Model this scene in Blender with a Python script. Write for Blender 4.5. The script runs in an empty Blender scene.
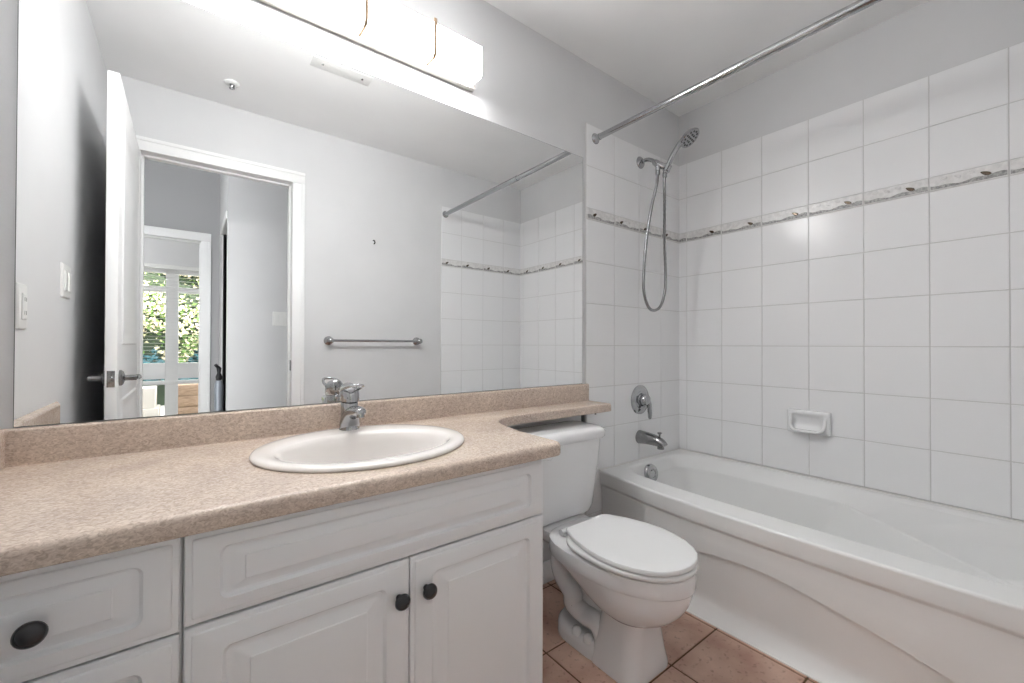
import bpy, bmesh, math, random
from mathutils import Vector, Matrix
S = bpy.context.scene
C = S.collection
R = math.radians
random.seed(7)

# ------------------------------------------------------------------ camera, world, sun, exposure
cam_d = bpy.data.cameras.new('camera')
cam_d.sensor_width = 36.0
cam_d.lens = 422.29 / 1024 * 36.0
cam_d.clip_start = 0.01
cam = bpy.data.objects.new('camera', cam_d)
C.objects.link(cam)
th, ti, ro = 0.65343, 0.00757, 0.00276
Fv = Vector((math.sin(th) * math.cos(ti), math.cos(th) * math.cos(ti), math.sin(ti)))
Rv = Vector((math.cos(th), -math.sin(th), 0))
Uv = Rv.cross(Fv)
R2 = Rv * math.cos(ro) + Uv * math.sin(ro)
U2 = Uv * math.cos(ro) - Rv * math.sin(ro)
M = Matrix(((R2.x, U2.x, -Fv.x, 0.0), (R2.y, U2.y, -Fv.y, -1.3936), (R2.z, U2.z, -Fv.z, 1.045), (0, 0, 0, 1)))
cam.matrix_world = M
S.camera = cam

world = bpy.data.worlds.new('sky')
S.world = world
world.use_nodes = True
bg = world.node_tree.nodes['Background']
bg.inputs['Color'].default_value = (0.96, 0.98, 1.0, 1)
bg.inputs['Strength'].default_value = 6.0
sun_d = bpy.data.lights.new('sun', 'SUN')
sun_d.energy = 13.0
sun_d.angle = R(1.0)
sun_d.color = (1.0, 0.95, 0.86)
sun = bpy.data.objects.new('sun', sun_d)
sun.rotation_euler = (R(-48), R(14), 0)
C.objects.link(sun)
# unseen fill light added under the bedroom ceiling to brighten that room
bl_d = bpy.data.lights.new('bedroom_fill', 'AREA')
bl_d.shape = 'DISK'
bl_d.size = 0.4
bl_d.energy = 11.0
bl = bpy.data.objects.new('bedroom_fill', bl_d)
bl.location = (-0.9, -4.6, 2.84)
C.objects.link(bl)
SHADE_STRENGTH = 36.0
S.view_settings.view_transform = 'Standard'
S.view_settings.look = 'None'
S.view_settings.gamma = 1
S.view_settings.use_curve_mapping = False
S.view_settings.exposure = 0.36

# ------------------------------------------------------------------ materials
def srgb(r, g, b):
    f = lambda c: (c / 12.92 if c <= 0.04045 else ((c + 0.055) / 1.055) ** 2.4)
    return (f(r / 255), f(g / 255), f(b / 255), 1)

def mat(name, col, rough=0.5, metal=0.0, spec=0.5, coat=0.0):
    m = bpy.data.materials.new(name)
    m.use_nodes = True
    b = m.node_tree.nodes['Principled BSDF']
    b.inputs['Base Color'].default_value = col
    b.inputs['Roughness'].default_value = rough
    b.inputs['Metallic'].default_value = metal
    b.inputs['Specular IOR Level'].default_value = spec
    b.inputs['Coat Weight'].default_value = coat
    return m

def nodes(m):
    nt = m.node_tree
    return nt, nt.nodes['Principled BSDF'], nt.nodes.new, nt.links.new

def noise_tint(m, c1, c2, scale, detail=3.0, lo=0.35, hi=0.65, bump=0.0, stretch=None, bscale=None):
    nt, b, N, L = nodes(m)
    tc = N('ShaderNodeTexCoord')
    src = tc.outputs['Object']
    if stretch:
        mp = N('ShaderNodeMapping')
        mp.inputs['Scale'].default_value = stretch
        L(src, mp.inputs['Vector'])
        src = mp.outputs['Vector']
    n = N('ShaderNodeTexNoise')
    n.inputs['Scale'].default_value = scale
    n.inputs['Detail'].default_value = detail
    L(src, n.inputs['Vector'])
    r = N('ShaderNodeValToRGB')
    r.color_ramp.elements[0].position = lo
    r.color_ramp.elements[0].color = c1
    r.color_ramp.elements[1].position = hi
    r.color_ramp.elements[1].color = c2
    L(n.outputs['Fac'], r.inputs['Fac'])
    L(r.outputs['Color'], b.inputs['Base Color'])
    if bump:
        n2 = N('ShaderNodeTexNoise')
        n2.inputs['Scale'].default_value = bscale or scale
        L(src, n2.inputs['Vector'])
        bp = N('ShaderNodeBump')
        bp.inputs['Strength'].default_value = bump
        bp.inputs['Distance'].default_value = 0.002
        L(n2.outputs['Fac'], bp.inputs['Height'])
        L(bp.outputs['Normal'], b.inputs['Normal'])
    return r

M_wall = mat('wall_paint', srgb(206, 205, 205), 0.6)
noise_tint(M_wall, srgb(219, 219, 220), srgb(223, 223, 224), 3.0, bump=0.08, bscale=160)
M_ceil = mat('ceiling_paint', srgb(246, 246, 246), 0.75)
noise_tint(M_ceil, srgb(245, 245, 245), srgb(248, 248, 248), 3.0, bump=0.05, bscale=140)
M_wall_dim = mat('far_wall_dimmed', srgb(172, 172, 173), 0.6)  # wall colour greyed to stand in for the dim light down the hall
M_trim = mat('trim_paint', srgb(245, 245, 245), 0.35)
M_cab = mat('cabinet_white', srgb(243, 244, 246), 0.38)
M_gap = mat('cabinet_inside', srgb(150, 150, 150), 0.7)
M_tile = mat('wall_tile_glaze', srgb(245, 245, 246), 0.19, spec=0.28)
def wavy(m, scale, strength, dist=0.002):
    nt, b, N, L = nodes(m)
    tc = N('ShaderNodeTexCoord')
    n = N('ShaderNodeTexNoise')
    n.inputs['Scale'].default_value = scale
    n.inputs['Detail'].default_value = 1.0
    L(tc.outputs['Object'], n.inputs['Vector'])
    bp = N('ShaderNodeBump')
    bp.inputs['Strength'].default_value = strength
    bp.inputs['Distance'].default_value = dist
    L(n.outputs['Fac'], bp.inputs['Height'])
    L(bp.outputs['Normal'], b.inputs['Normal'])
wavy(M_tile, 9.0, 0.35)
M_grout = mat('wall_grout', srgb(218, 217, 216), 0.8)
M_border = mat('border_glaze', srgb(236, 235, 234), 0.25)
noise_tint(M_border, srgb(226, 225, 224), srgb(242, 241, 240), 60.0, bump=0.5, bscale=90)
M_vine = mat('border_vine_grey', srgb(140, 139, 138), 0.4)
noise_tint(M_vine, srgb(132, 132, 132), srgb(190, 189, 188), 130.0, bump=0.4)
M_leafdk = mat('border_leaf', srgb(105, 90, 76), 0.25, 0.5)
M_ceramic = mat('ceramic_white', srgb(242, 242, 243), 0.12, coat=0.3)
M_tub = mat('tub_acrylic', srgb(241, 241, 240), 0.30)
M_sink = mat('sink_ceramic', srgb(240, 235, 231), 0.1, coat=0.3)
M_seat = mat('seat_plastic', srgb(238, 238, 238), 0.2)
M_chrome = mat('chrome', srgb(178, 179, 181), 0.07, 1.0)
M_satin = mat('satin_chrome', srgb(150, 150, 151), 0.22, 1.0)
M_nickel = mat('brushed_nickel', srgb(214, 208, 202), 0.35, 0.8)
M_brass = mat('strap_brass', srgb(186, 160, 134), 0.5, 0.2)
M_black = mat('dark_bronze', srgb(64, 64, 66), 0.25, 0.6)
M_dark = mat('dark_metal', srgb(38, 38, 40), 0.5)
M_plate = mat('white_plastic', srgb(236, 236, 234), 0.3)
M_rubber = mat('nozzle_grey', srgb(66, 66, 68), 0.45)
M_mirror = mat('mirror_silver', srgb(247, 248, 248), 0.0, 1.0)
M_medge = mat('mirror_edge', srgb(120, 126, 124), 0.25)
M_caulk = mat('caulk_white', srgb(236, 235, 232), 0.4)

# beige laminate: short woven flecks
M_lam = mat('beige_laminate', srgb(196, 176, 160), 0.27)
def build_lam():
    nt, b, N, L = nodes(M_lam)
    tc = N('ShaderNodeTexCoord')
    mp = N('ShaderNodeMapping')
    mp.inputs['Scale'].default_value = (1.0, 1.5, 1.5)
    L(tc.outputs['Object'], mp.inputs['Vector'])
    n1 = N('ShaderNodeTexNoise'); n1.inputs['Scale'].default_value = 130; n1.inputs['Detail'].default_value = 4
    n1.inputs['Distortion'].default_value = 1.2
    n2 = N('ShaderNodeTexNoise'); n2.inputs['Scale'].default_value = 9; n2.inputs['Detail'].default_value = 3
    L(mp.outputs['Vector'], n1.inputs['Vector']); L(tc.outputs['Object'], n2.inputs['Vector'])
    r = N('ShaderNodeValToRGB')
    e = r.color_ramp.elements
    e[0].position = 0.33; e[0].color = srgb(186, 168, 153)
    e[1].position = 0.68; e[1].color = srgb(230, 215, 201)
    k = e.new(0.5); k.color = srgb(211, 193, 178)
    L(n1.outputs['Fac'], r.inputs['Fac'])
    r2 = N('ShaderNodeValToRGB')
    r2.color_ramp.elements[0].position = 0.35; r2.color_ramp.elements[0].color = (0.88, 0.87, 0.88, 1)
    r2.color_ramp.elements[1].position = 0.65; r2.color_ramp.elements[1].color = (1, 1, 1, 1)
    L(n2.outputs['Fac'], r2.inputs['Fac'])
    mx = N('ShaderNodeMix'); mx.data_type = 'RGBA'; mx.blend_type = 'MULTIPLY'
    mx.inputs[0].default_value = 1.0
    L(r.outputs['Color'], mx.inputs[6]); L(r2.outputs['Color'], mx.inputs[7])
    L(mx.outputs[2], b.inputs['Base Color'])
build_lam()

# terracotta floor tile
M_ftile = mat('floor_tile_terracotta', srgb(196, 152, 130), 0.42)
def build_ftile():
    nt, b, N, L = nodes(M_ftile)
    tc = N('ShaderNodeTexCoord')
    n1 = N('ShaderNodeTexNoise'); n1.inputs['Scale'].default_value = 7; n1.inputs['Detail'].default_value = 6
    n2 = N('ShaderNodeTexNoise'); n2.inputs['Scale'].default_value = 60; n2.inputs['Detail'].default_value = 3
    L(tc.outputs['Object'], n1.inputs['Vector']); L(tc.outputs['Object'], n2.inputs['Vector'])
    r = N('ShaderNodeValToRGB'); e = r.color_ramp.elements
    e[0].position = 0.32; e[0].color = srgb(190, 150, 132)
    e[1].position = 0.68; e[1].color = srgb(222, 190, 172)
    L(n1.outputs['Fac'], r.inputs['Fac'])
    r2 = N('ShaderNodeValToRGB'); e = r2.color_ramp.elements
    e[0].position = 0.3; e[0].color = (0.55, 0.5, 0.48, 1)
    e[1].position = 0.42; e[1].color = (1, 1, 1, 1)
    L(n2.outputs['Fac'], r2.inputs['Fac'])
    mx = N('ShaderNodeMix'); mx.data_type = 'RGBA'; mx.blend_type = 'MULTIPLY'; mx.inputs[0].default_value = 0.7
    L(r.outputs['Color'], mx.inputs[6]); L(r2.outputs['Color'], mx.inputs[7])
    gi = N('ShaderNodeNewGeometry')
    hs = N('ShaderNodeHueSaturation')
    mr = N('ShaderNodeMapRange'); mr.inputs[3].default_value = 0.92; mr.inputs[4].default_value = 1.08
    L(gi.outputs['Random Per Island'], mr.inputs[0]); L(mr.outputs[0], hs.inputs['Value'])
    L(mx.outputs[2], hs.inputs['Color']); L(hs.outputs['Color'], b.inputs['Base Color'])
build_ftile()
M_fgrout = mat('floor_grout', srgb(98, 72, 48), 0.85)
M_carpet = mat('hall_carpet', srgb(168, 162, 154), 0.95)
M_glass = mat('window_glass', (1, 1, 1, 1), 0.0)
M_glass.node_tree.nodes['Principled BSDF'].inputs['Transmission Weight'].default_value = 1.0
M_glass.node_tree.nodes['Principled BSDF'].inputs['IOR'].default_value = 1.02
M_shade = mat('lit_glass_shade', (1, 1, 1, 1), 0.3)
_b = M_shade.node_tree.nodes['Principled BSDF']
_b.inputs['Emission Color'].default_value = (0.995, 1.0, 0.997, 1)
_b.inputs['Emission Strength'].default_value = SHADE_STRENGTH * 0.86
M_shade_side = mat('lit_glass_shade_side', (1, 1, 1, 1), 0.3)
_b = M_shade_side.node_tree.nodes['Principled BSDF']
_b.inputs['Emission Color'].default_value = (0.995, 1.0, 0.997, 1)
_b.inputs['Emission Strength'].default_value = SHADE_STRENGTH * 0.06
M_shade_low = mat('lit_glass_shade_bottom', (1, 1, 1, 1), 0.3)
_b = M_shade_low.node_tree.nodes['Principled BSDF']
_b.inputs['Emission Color'].default_value = (0.995, 1.0, 0.997, 1)
_b.inputs['Emission Strength'].default_value = SHADE_STRENGTH * 1.15
M_foliage = mat('hedge_leaf', srgb(120, 150, 70), 0.6)
def build_fol():
    nt, b, N, L = nodes(M_foliage)
    g = N('ShaderNodeNewGeometry')
    r = N('ShaderNodeValToRGB'); e = r.color_ramp.elements
    e[0].position = 0.0; e[0].color = srgb(58, 84, 40)
    e[1].position = 1.0; e[1].color = srgb(236, 222, 200)
    k = e.new(0.38); k.color = srgb(112, 146, 72)
    k = e.new(0.56); k.color = srgb(214, 208, 168)
    L(g.outputs['Random Per Island'], r.inputs['Fac']); L(r.outputs['Color'], b.inputs['Base Color'])
build_fol()
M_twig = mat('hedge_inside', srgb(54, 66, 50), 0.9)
M_blueleaf = mat('ground_cover_leaf', srgb(58, 104, 112), 0.6)
M_wood = mat('planter_wood', srgb(158, 134, 112), 0.7)
noise_tint(M_wood, srgb(138, 114, 94), srgb(176, 152, 130), 14.0, stretch=(1, 1, 9))
M_conc = mat('pale_concrete', srgb(204, 200, 194), 0.85)
M_canister = mat('canister_grey', srgb(158, 164, 172), 0.3, 0.4)
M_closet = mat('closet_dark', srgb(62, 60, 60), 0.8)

# ------------------------------------------------------------------ mesh helpers (world coordinates in, object-local out)
BASE = {}
def base_of(o):
    return BASE.get(o.name, Vector((0, 0, 0))) if o else Vector((0, 0, 0))

def obj(name, bm, mats, parent=None, smooth=35, kind=None, label=None, loc=None):
    off = base_of(parent) if parent else (Vector(loc) if loc else Vector((0, 0, 0)))
    bmesh.ops.remove_doubles(bm, verts=bm.verts, dist=1e-6)
    bmesh.ops.recalc_face_normals(bm, faces=bm.faces)
    bmesh.ops.translate(bm, verts=bm.verts, vec=-off)
    me = bpy.data.meshes.new(name)
    bm.to_mesh(me); bm.free()
    if not isinstance(mats, (list, tuple)): mats = [mats]
    for m in mats: me.materials.append(m)
    if smooth:
        me.polygons.foreach_set('use_smooth', [True] * len(me.polygons))
        me.set_sharp_from_angle(angle=R(smooth))
    o = bpy.data.objects.new(name, me)
    C.objects.link(o)
    if parent: o.parent = parent
    else: o.location = off
    BASE[o.name] = off.copy()
    if kind: o['kind'] = kind
    if label: o['label'] = label
    return o

def thing(name, label, cat, loc, group=None):
    o = bpy.data.objects.new(name, None)
    o.empty_display_size = 0.05
    C.objects.link(o)
    o.location = loc
    BASE[o.name] = Vector(loc)
    o['label'] = label; o['category'] = cat
    if group: o['group'] = group
    return o

def tag(o, label, cat, group=None):
    o['label'] = label; o['category'] = cat
    if group: o['group'] = group
    return o

def struct(name, bm, mats, label=None, smooth=35):
    o = obj(name, bm, mats, smooth=smooth, kind='structure')
    if label: o['label'] = label
    return o

def BM(): return bmesh.new()

def setmat(bm, before, idx):
    for f in bm.faces:
        if f not in before: f.material_index = idx

def box(bm, x0, x1, y0, y1, z0, z1, bev=0.0, seg=2, mi=0):
    before = set(bm.faces)
    r = bmesh.ops.create_cube(bm, size=1.0)
    vs = r['verts']
    bmesh.ops.scale(bm, verts=vs, vec=(abs(x1 - x0), abs(y1 - y0), abs(z1 - z0)))
    bmesh.ops.translate(bm, verts=vs, vec=((x0 + x1) / 2, (y0 + y1) / 2, (z0 + z1) / 2))
    if bev:
        es = set()
        for v in vs:
            for e in v.link_edges: es.add(e)
        bmesh.ops.bevel(bm, geom=list(es), offset=bev, segments=seg, affect='EDGES', profile=0.5)
    if mi: setmat(bm, before, mi)

def loft(bm, rings, cap0=True, cap1=True, closed=True, mi=0):
    vr = [[bm.verts.new(p) for p in ring] for ring in rings]
    n = len(vr[0])
    for a, b in zip(vr[:-1], vr[1:]):
        for i in range(n if closed else n - 1):
            j = (i + 1) % n
            try:
                f = bm.faces.new((a[i], a[j], b[j], b[i])); f.material_index = mi
            except ValueError:
                pass
    if cap0:
        f = bm.faces.new(list(reversed(vr[0]))); f.material_index = mi
    if cap1:
        f = bm.faces.new(vr[-1]); f.material_index = mi
    return vr

def frame(d):
    d = d.normalized()
    up = Vector((0, 0, 1)) if abs(d.z) < 0.95 else Vector((0, 1, 0))
    a = d.cross(up).normalized()
    return a, a.cross(d).normalized()

def tube(bm, pts, rad, seg=14, cap=True, mi=0, flat=None):
    pts = [Vector(p) for p in pts]
    rads = rad if isinstance(rad, (list, tuple)) else [rad] * len(pts)
    rings = []
    prev = None
    for i, p in enumerate(pts):
        d = (pts[min(i + 1, len(pts) - 1)] - pts[max(i - 1, 0)]).normalized()
        if prev is None:
            a, b = frame(d)
        else:
            a = (prev - d * prev.dot(d)).normalized(); b = a.cross(d).normalized()
        prev = a
        fa, fb = flat if flat else (1, 1)
        rings.append([p + a * math.cos(2 * math.pi * k / seg) * rads[i] * fa + b * math.sin(2 * math.pi * k / seg) * rads[i] * fb for k in range(seg)])
    loft(bm, rings, cap, cap, mi=mi)

def spline(ctrl, n=8):
    P = [Vector(c) for c in ctrl]
    out = []
    for i in range(len(P) - 1):
        p0 = P[max(i - 1, 0)]; p1 = P[i]; p2 = P[i + 1]; p3 = P[min(i + 2, len(P) - 1)]
        for k in range(n):
            t = k / n
            out.append(0.5 * ((2 * p1) + (-p0 + p2) * t + (2 * p0 - 5 * p1 + 4 * p2 - p3) * t * t + (-p0 + 3 * p1 - 3 * p2 + p3) * t ** 3))
    out.append(P[-1])
    return out

def lathe(bm, origin, axis, prof, seg=24, mi=0):
    """prof: (radius, distance along axis)"""
    o = Vector(origin); ax = Vector(axis).normalized()
    a, b = frame(ax)
    rings = [[o + ax * h + (a * math.cos(2 * math.pi * k / seg) + b * math.sin(2 * math.pi * k / seg)) * max(r, 1e-4) for k in range(seg)] for r, h in prof]
    loft(bm, rings, True, True, mi=mi)

def interp(tab, x):
    tab = sorted(tab)
    if x <= tab[0][0]: return tab[0][1]
    if x >= tab[-1][0]: return tab[-1][1]
    for i in range(len(tab) - 1):
        if tab[i][0] <= x <= tab[i + 1][0]:
            x0, y0 = tab[i]; x1, y1 = tab[i + 1]
            m0 = (tab[i + 1][1] - tab[max(i - 1, 0)][1]) / (tab[i + 1][0] - tab[max(i - 1, 0)][0])
            m1 = (tab[min(i + 2, len(tab) - 1)][1] - y0) / (tab[min(i + 2, len(tab) - 1)][0] - x0)
            h = x1 - x0; t = (x - x0) / h
            return (2 * t ** 3 - 3 * t * t + 1) * y0 + (t ** 3 - 2 * t * t + t) * h * m0 + (-2 * t ** 3 + 3 * t * t) * y1 + (t ** 3 - t * t) * h * m1

def rrect(x0, x1, z0, z1, r, n=6):
    """rounded rectangle outline in 2D, counter-clockwise"""
    r = max(min(r, (x1 - x0) / 2 - 1e-5, (z1 - z0) / 2 - 1e-5), 1e-5)
    out = []
    for cx, cz, a0 in ((x1 - r, z0 + r, -90), (x1 - r, z1 - r, 0), (x0 + r, z1 - r, 90), (x0 + r, z0 + r, 180)):
        for k in range(n + 1):
            a = R(a0 + 90 * k / n)
            out.append((cx + r * math.cos(a), cz + r * math.sin(a)))
    return out

# ------------------------------------------------------------------ the room
XL, XR, YN, ZC = -0.335, 2.321, -1.529, 2.412
OX0, OX1, OZ = -0.205, 0.505, 2.048
ZH = 2.85          # bathroom door opening
bm = BM()
box(bm, XL - 0.1, XR + 0.1, 0.0, 0.12, -0.05, ZC)
w_back = struct('wall_back', bm, M_wall, 'light grey painted wall behind the mirror and toilet')
bm = BM()
box(bm, XR, XR + 0.12, YN - 0.1, 0.12, -0.05, ZC)
w_right = struct('wall_right', bm, M_wall, 'grey painted strip and white tiles along the tub')
bm = BM()
box(bm, XL - 0.12, XL, YN, 0.12, -0.05, ZC)
w_left = struct('wall_left', bm, M_wall, 'plain light grey wall at the left end of the vanity')
bm = BM()
box(bm, XL - 0.12, OX0 - 0.02, YN - 0.11, YN, -0.05, ZC)
box(bm, OX1 + 0.02, XR + 0.12, YN - 0.11, YN, -0.05, ZC)
box(bm, OX0 - 0.02, OX1 + 0.02, YN - 0.11, YN, OZ + 0.02, ZC)
box(bm, XL - 0.12, XR + 0.12, YN - 0.11, YN - 0.02, ZC, ZH)
w_near = struct('wall_front', bm, M_wall, 'light grey wall with the doorway, seen in the mirror')
bm = BM()
box(bm, XL - 0.12, XR + 0.12, YN - 0.02, 0.12, ZC, ZC + 0.12)
struct('ceiling', bm, M_ceil, 'flat pale ceiling')
bm = BM()
box(bm, -2.2, XR + 0.12, -6.4, YN - 0.02, ZH, ZH + 0.12)
struct('ceiling_2', bm, M_ceil, 'ceiling of the hall and bedroom')
# floor: terracotta tiles over grout
bm = BM()
box(bm, XL - 0.1, XR + 0.1, YN - 0.06, 0.1, -0.06, -0.0025, mi=1)
gx, gy, P = 1.26, -0.61, 0.289
i0 = math.floor((XL - gx) / P); 
for i in range(i0, 9):
    for j in range(-5, 4):
        a0, a1 = max(gx + i * P + 0.003, XL), min(gx + (i + 1) * P - 0.003, 1.75)
        b0, b1 = max(gy + j * P + 0.003, YN), min(gy + (j + 1) * P - 0.003, 0.0)
        if a1 - a0 < 0.01 or b1 - b0 < 0.01: continue
        box(bm, a0, a1, b0, b1, -0.01, 0.0, bev=0.0015, seg=1)
struct('floor', bm, [M_ftile, M_fgrout], 'terracotta coloured square floor tiles with dark grout')

# wall tiles -----------------------------------------------------
TZ0, TH = 1.042, 0.203          # a grout line and the row height
STRIP0, STRIP1 = TZ0 + 3 * TH, TZ0 + 3 * TH + 0.0555
TTOP = STRIP1 + 2 * TH
rows = [(TZ0 + k * TH, TZ0 + (k + 1) * TH) for k in range(-6, 3)] + [(STRIP1, STRIP1 + TH), (STRIP1 + TH, TTOP)]
TW = 0.2043
T = 0.007
def tile_panel(parent, plane, u0, u1, lines, zlow):
    """plane: function (u, depth_out, z) -> world point"""
    us = [u0] + [l for l in sorted(lines) if u0 + 0.004 < l < u1 - 0.004] + [u1]
    bm = BM(); g = 0.0016; c = 0.0014
    def pad(a0, a1, z0, z1, h=T, mi=0):
        rg = []
        for ins, d in ((0, 0.0005), (0, h - 0.001), (c, h)):
            rg.append([plane(a0 + ins, d, z0 + ins), plane(a1 - ins, d, z0 + ins), plane(a1 - ins, d, z1 - ins), plane(a0 + ins, d, z1 - ins)])
        loft(bm, rg, True, True, mi=mi)
    for a0, a1 in zip(us[:-1], us[1:]):
        for z0, z1 in rows:
            if z1 < zlow + 0.02: continue
            z0 = max(z0, zlow)
            pad(a0 + g, a1 - g, z0 + g, z1 - g)
    obj('tiling', bm, M_tile, parent, smooth=20)
    bm = BM()
    loft(bm, [[plane(u0, d, zlow), plane(u1, d, zlow), plane(u1, d, TTOP), plane(u0, d, TTOP)] for d in (0.0, T - 0.0022)], True, True)
    obj('grout', bm, M_grout, parent, smooth=0)
    # decorative listello: relief glaze, wavy grey vine, one small leaf on each
    bm = BM()
    for a0, a1 in zip(us[:-1], us[1:]):
        pad(a0 + g, a1 - g, STRIP0 + g, STRIP1 - g, T + 0.001)
        n = max(4, int((a1 - a0) / 0.006)); lo = []; hi = []
        b0, b1 = a0 + 0.004, a1 - 0.004
        for k in range(n + 1):
            u = b0 + (b1 - b0) * k / n
            t = (u - a0) / TW
            top = STRIP0 + 0.018 + 0.004 * math.sin(t * 2 * math.pi + 0.7) + 0.0025 * math.sin(t * 6 * math.pi)
            lo.append(u); hi.append(top)
        ra = [plane(u, T + 0.0028, STRIP0 + 0.006) for u in lo]
        rb = [plane(u, T + 0.0028, h) for u, h in zip(lo, hi)]
        rc = [plane(u, T, h + 0.001) for u, h in zip(lo, hi)]
        rd = [plane(u, T, STRIP0 + 0.005) for u in lo]
        loft(bm, [rd, ra, rb, rc], False, False, closed=False, mi=1)
        if a1 - a0 > 0.12:
            uc = a0 + (a1 - a0) * 0.27; zc = STRIP0 + 0.027
            def leaf(uc, zc, ln, wd, ang, mi, out=0.004):
                pts = []; m = 12
                for k in range(m):
                    a = 2 * math.pi * k / m
                    x = ln * math.cos(a); y = wd * math.sin(a) * (1 - 0.35 * math.cos(a))
                    pts.append((uc + x * math.cos(ang) - y * math.sin(ang), zc + x * math.sin(ang) + y * math.cos(ang)))
                loft(bm, [[plane(p, T, q) for p, q in pts], [plane(uc + (p - uc) * 0.7, T + out, zc + (q - zc) * 0.7) for p, q in pts]], False, True, mi=mi)
            leaf(uc, zc, 0.017, 0.0075, 0.55, 2)
            for uu, zz, rr in ((0.62, 0.038, 0.5), (0.8, 0.041, -0.3), (0.45, 0.042, 0.2)):
                leaf(a0 + (a1 - a0) * uu, STRIP0 + zz, 0.011, 0.005, rr, 0, 0.003)
    obj('border_strip', bm, [M_border, M_vine, M_leafdk], parent, smooth=25)

TXL = 1.508
tile_panel(w_back, lambda u, d, z: Vector((u, -d, z)), TXL, XR, [XR - 0.1955 - k * TW for k in range(0, 5)], 0.0)
tile_panel(w_right, lambda u, d, z: Vector((XR - d, u, z)), YN, 0.0, [-0.0528 - k * TW for k in range(0, 8)], 0.4355)
tile_panel(w_near, lambda u, d, z: Vector((u, YN + d, z)), 1.538, XR, [XR - 0.1955 - k * TW for k in range(0, 5)], 0.0)

# baseboards and bathroom door casing
bm = BM()
box(bm, 0.78, TXL - 0.001, -0.012, 0.0, 0.0, 0.092, 0.003)
struct('baseboard_back', bm, M_trim, 'white baseboard behind the toilet')
bm = BM()
box(bm, OX1 + 0.075, 1.537, YN, YN + 0.012, 0.0, 0.09, 0.003)
struct('baseboard_front', bm, M_trim, 'white baseboard under the towel bar')

def casing(name, x0, x1, ztop, yf, out, wdt=0.075, thick=0.016, label='', jamb=None):
    """door casing on a wall face at y=yf; out=+1/-1 is the direction it projects"""
    bm = BM()
    ya, yb = sorted((yf, yf + out * thick))
    yc, yd = sorted((yf, yf + out * (thick + 0.006)))
    for s, xe in ((-1, x0), (1, x1)):
        a, b = sorted((xe, xe + s * wdt))
        box(bm, a, b, ya, yb, 0, ztop, 0.003)
        a, b = sorted((xe + s * (wdt - 0.02), xe + s * wdt))
        box(bm, a, b, yc, yd, 0, ztop, 0.004)
    box(bm, x0 - wdt, x1 + wdt, ya, yb, ztop, ztop + wdt, 0.003)
    box(bm, x0 - wdt, x1 + wdt, yc, yd, ztop + wdt - 0.02, ztop + wdt, 0.004)
    if jamb:
        j0, j1 = sorted(jamb)
        box(bm, x0 - 0.02, x0, j0, j1, 0, ztop)
        box(bm, x1, x1 + 0.02, j0, j1, 0, ztop)
        box(bm, x0 - 0.02, x1 + 0.02, j0, j1, ztop, ztop + 0.02)
        m = (j0 + j1) / 2
        box(bm, x1 - 0.011, x1, m - 0.03, m + 0.01, 0, ztop, 0.002)
        box(bm, x0, x0 + 0.011, m - 0.03, m + 0.01, 0, ztop, 0.002)
        box(bm, x0, x1, m - 0.03, m + 0.01, ztop - 0.011, ztop, 0.002)
    return struct(name, bm, M_trim, label)

cas = casing('trim_1', OX0, OX1, OZ, YN, 1, 0.07, label='white moulded casing around the bathroom doorway', jamb=(YN - 0.115, YN + 0.006))
bm = BM()
box(bm, OX1 - 0.003, OX1 + 0.001, YN - 0.035, YN - 0.005, 0.88, 0.945, 0.001)
obj('strike_plate', bm, M_satin, cas)

# raised panel builder: rings (inset, height out, corner radius)
def panel(bm, plane, u0, u1, z0, z1, rings, mi=0, back=True):
    rg = []
    for ins, d, r in rings:
        rg.append([plane(u, d, z) for u, z in rrect(u0 + ins, u1 - ins, z0 + ins, z1 - ins, r, 5)])
    loft(bm, rg, back, True, mi=mi)

# bathroom door, swung fully open beside the left wall
DX, DY0, DY1, DZ = -0.205, YN + 0.02, -0.735, 2.045
door = bpy.data.objects.new('door_1', None); C.objects.link(door)
door.location = (DX - 0.02, DY0, 0); BASE['door_1'] = Vector(door.location)
door['kind'] = 'structure'; door['label'] = 'white panelled door standing open by the left wall'
bm = BM()
box(bm, DX - 0.037, DX - 0.003, DY0, DY1, 0.012, DZ, 0.0015)
for s, xx in ((1, DX - 0.003), (-1, DX - 0.037)):
    pl = lambda u, d, z, s=s, xx=xx: Vector((xx + s * d, u, z))
    for z0, z1 in ((0.22, 0.83), (1.04, 1.90)):
        panel(bm, pl, DY0 + 0.11, DY1 - 0.11, z0, z1, [(0, 0, .003), (0.006, 0.005, .004), (0.016, 0.005, .004), (0.03, 0.0005, .004), (0.05, 0.0005, .004), (0.075, 0.005, .004)], back=False)
leaf_o = obj('door_leaf', bm, M_trim, door)
def lever(side):
    xx = DX - 0.003 if side > 0 else DX - 0.037
    y, z = DY1 - 0.062, 0.915
    b = BM()
    lathe(b, (xx, y, z), (side, 0, 0), [(0.03, 0), (0.03, 0.006), (0.024, 0.012), (0.011, 0.016), (0.010, 0.05), (0.0, 0.052)])
    tube(b, spline([(xx + side * 0.045, y, z), (xx + side * 0.05, y - 0.04, z + 0.002), (xx + side * 0.05, y - 0.105, z - 0.004)], 6), 0.0085, 12)
    obj('lever_handle', b, M_satin, door)
lever(1); lever(-1)
bm = BM()
box(bm, DX - 0.031, DX - 0.009, DY1 - 0.001, DY1 + 0.0015, 0.885, 0.945, 0.0005)
lathe(bm, (DX - 0.02, DY1, 0.915), (0, 1, 0), [(0.009, 0), (0.009, 0.006), (0.006, 0.008)], 16)
obj('latch_plate', bm, M_satin, door)

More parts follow.
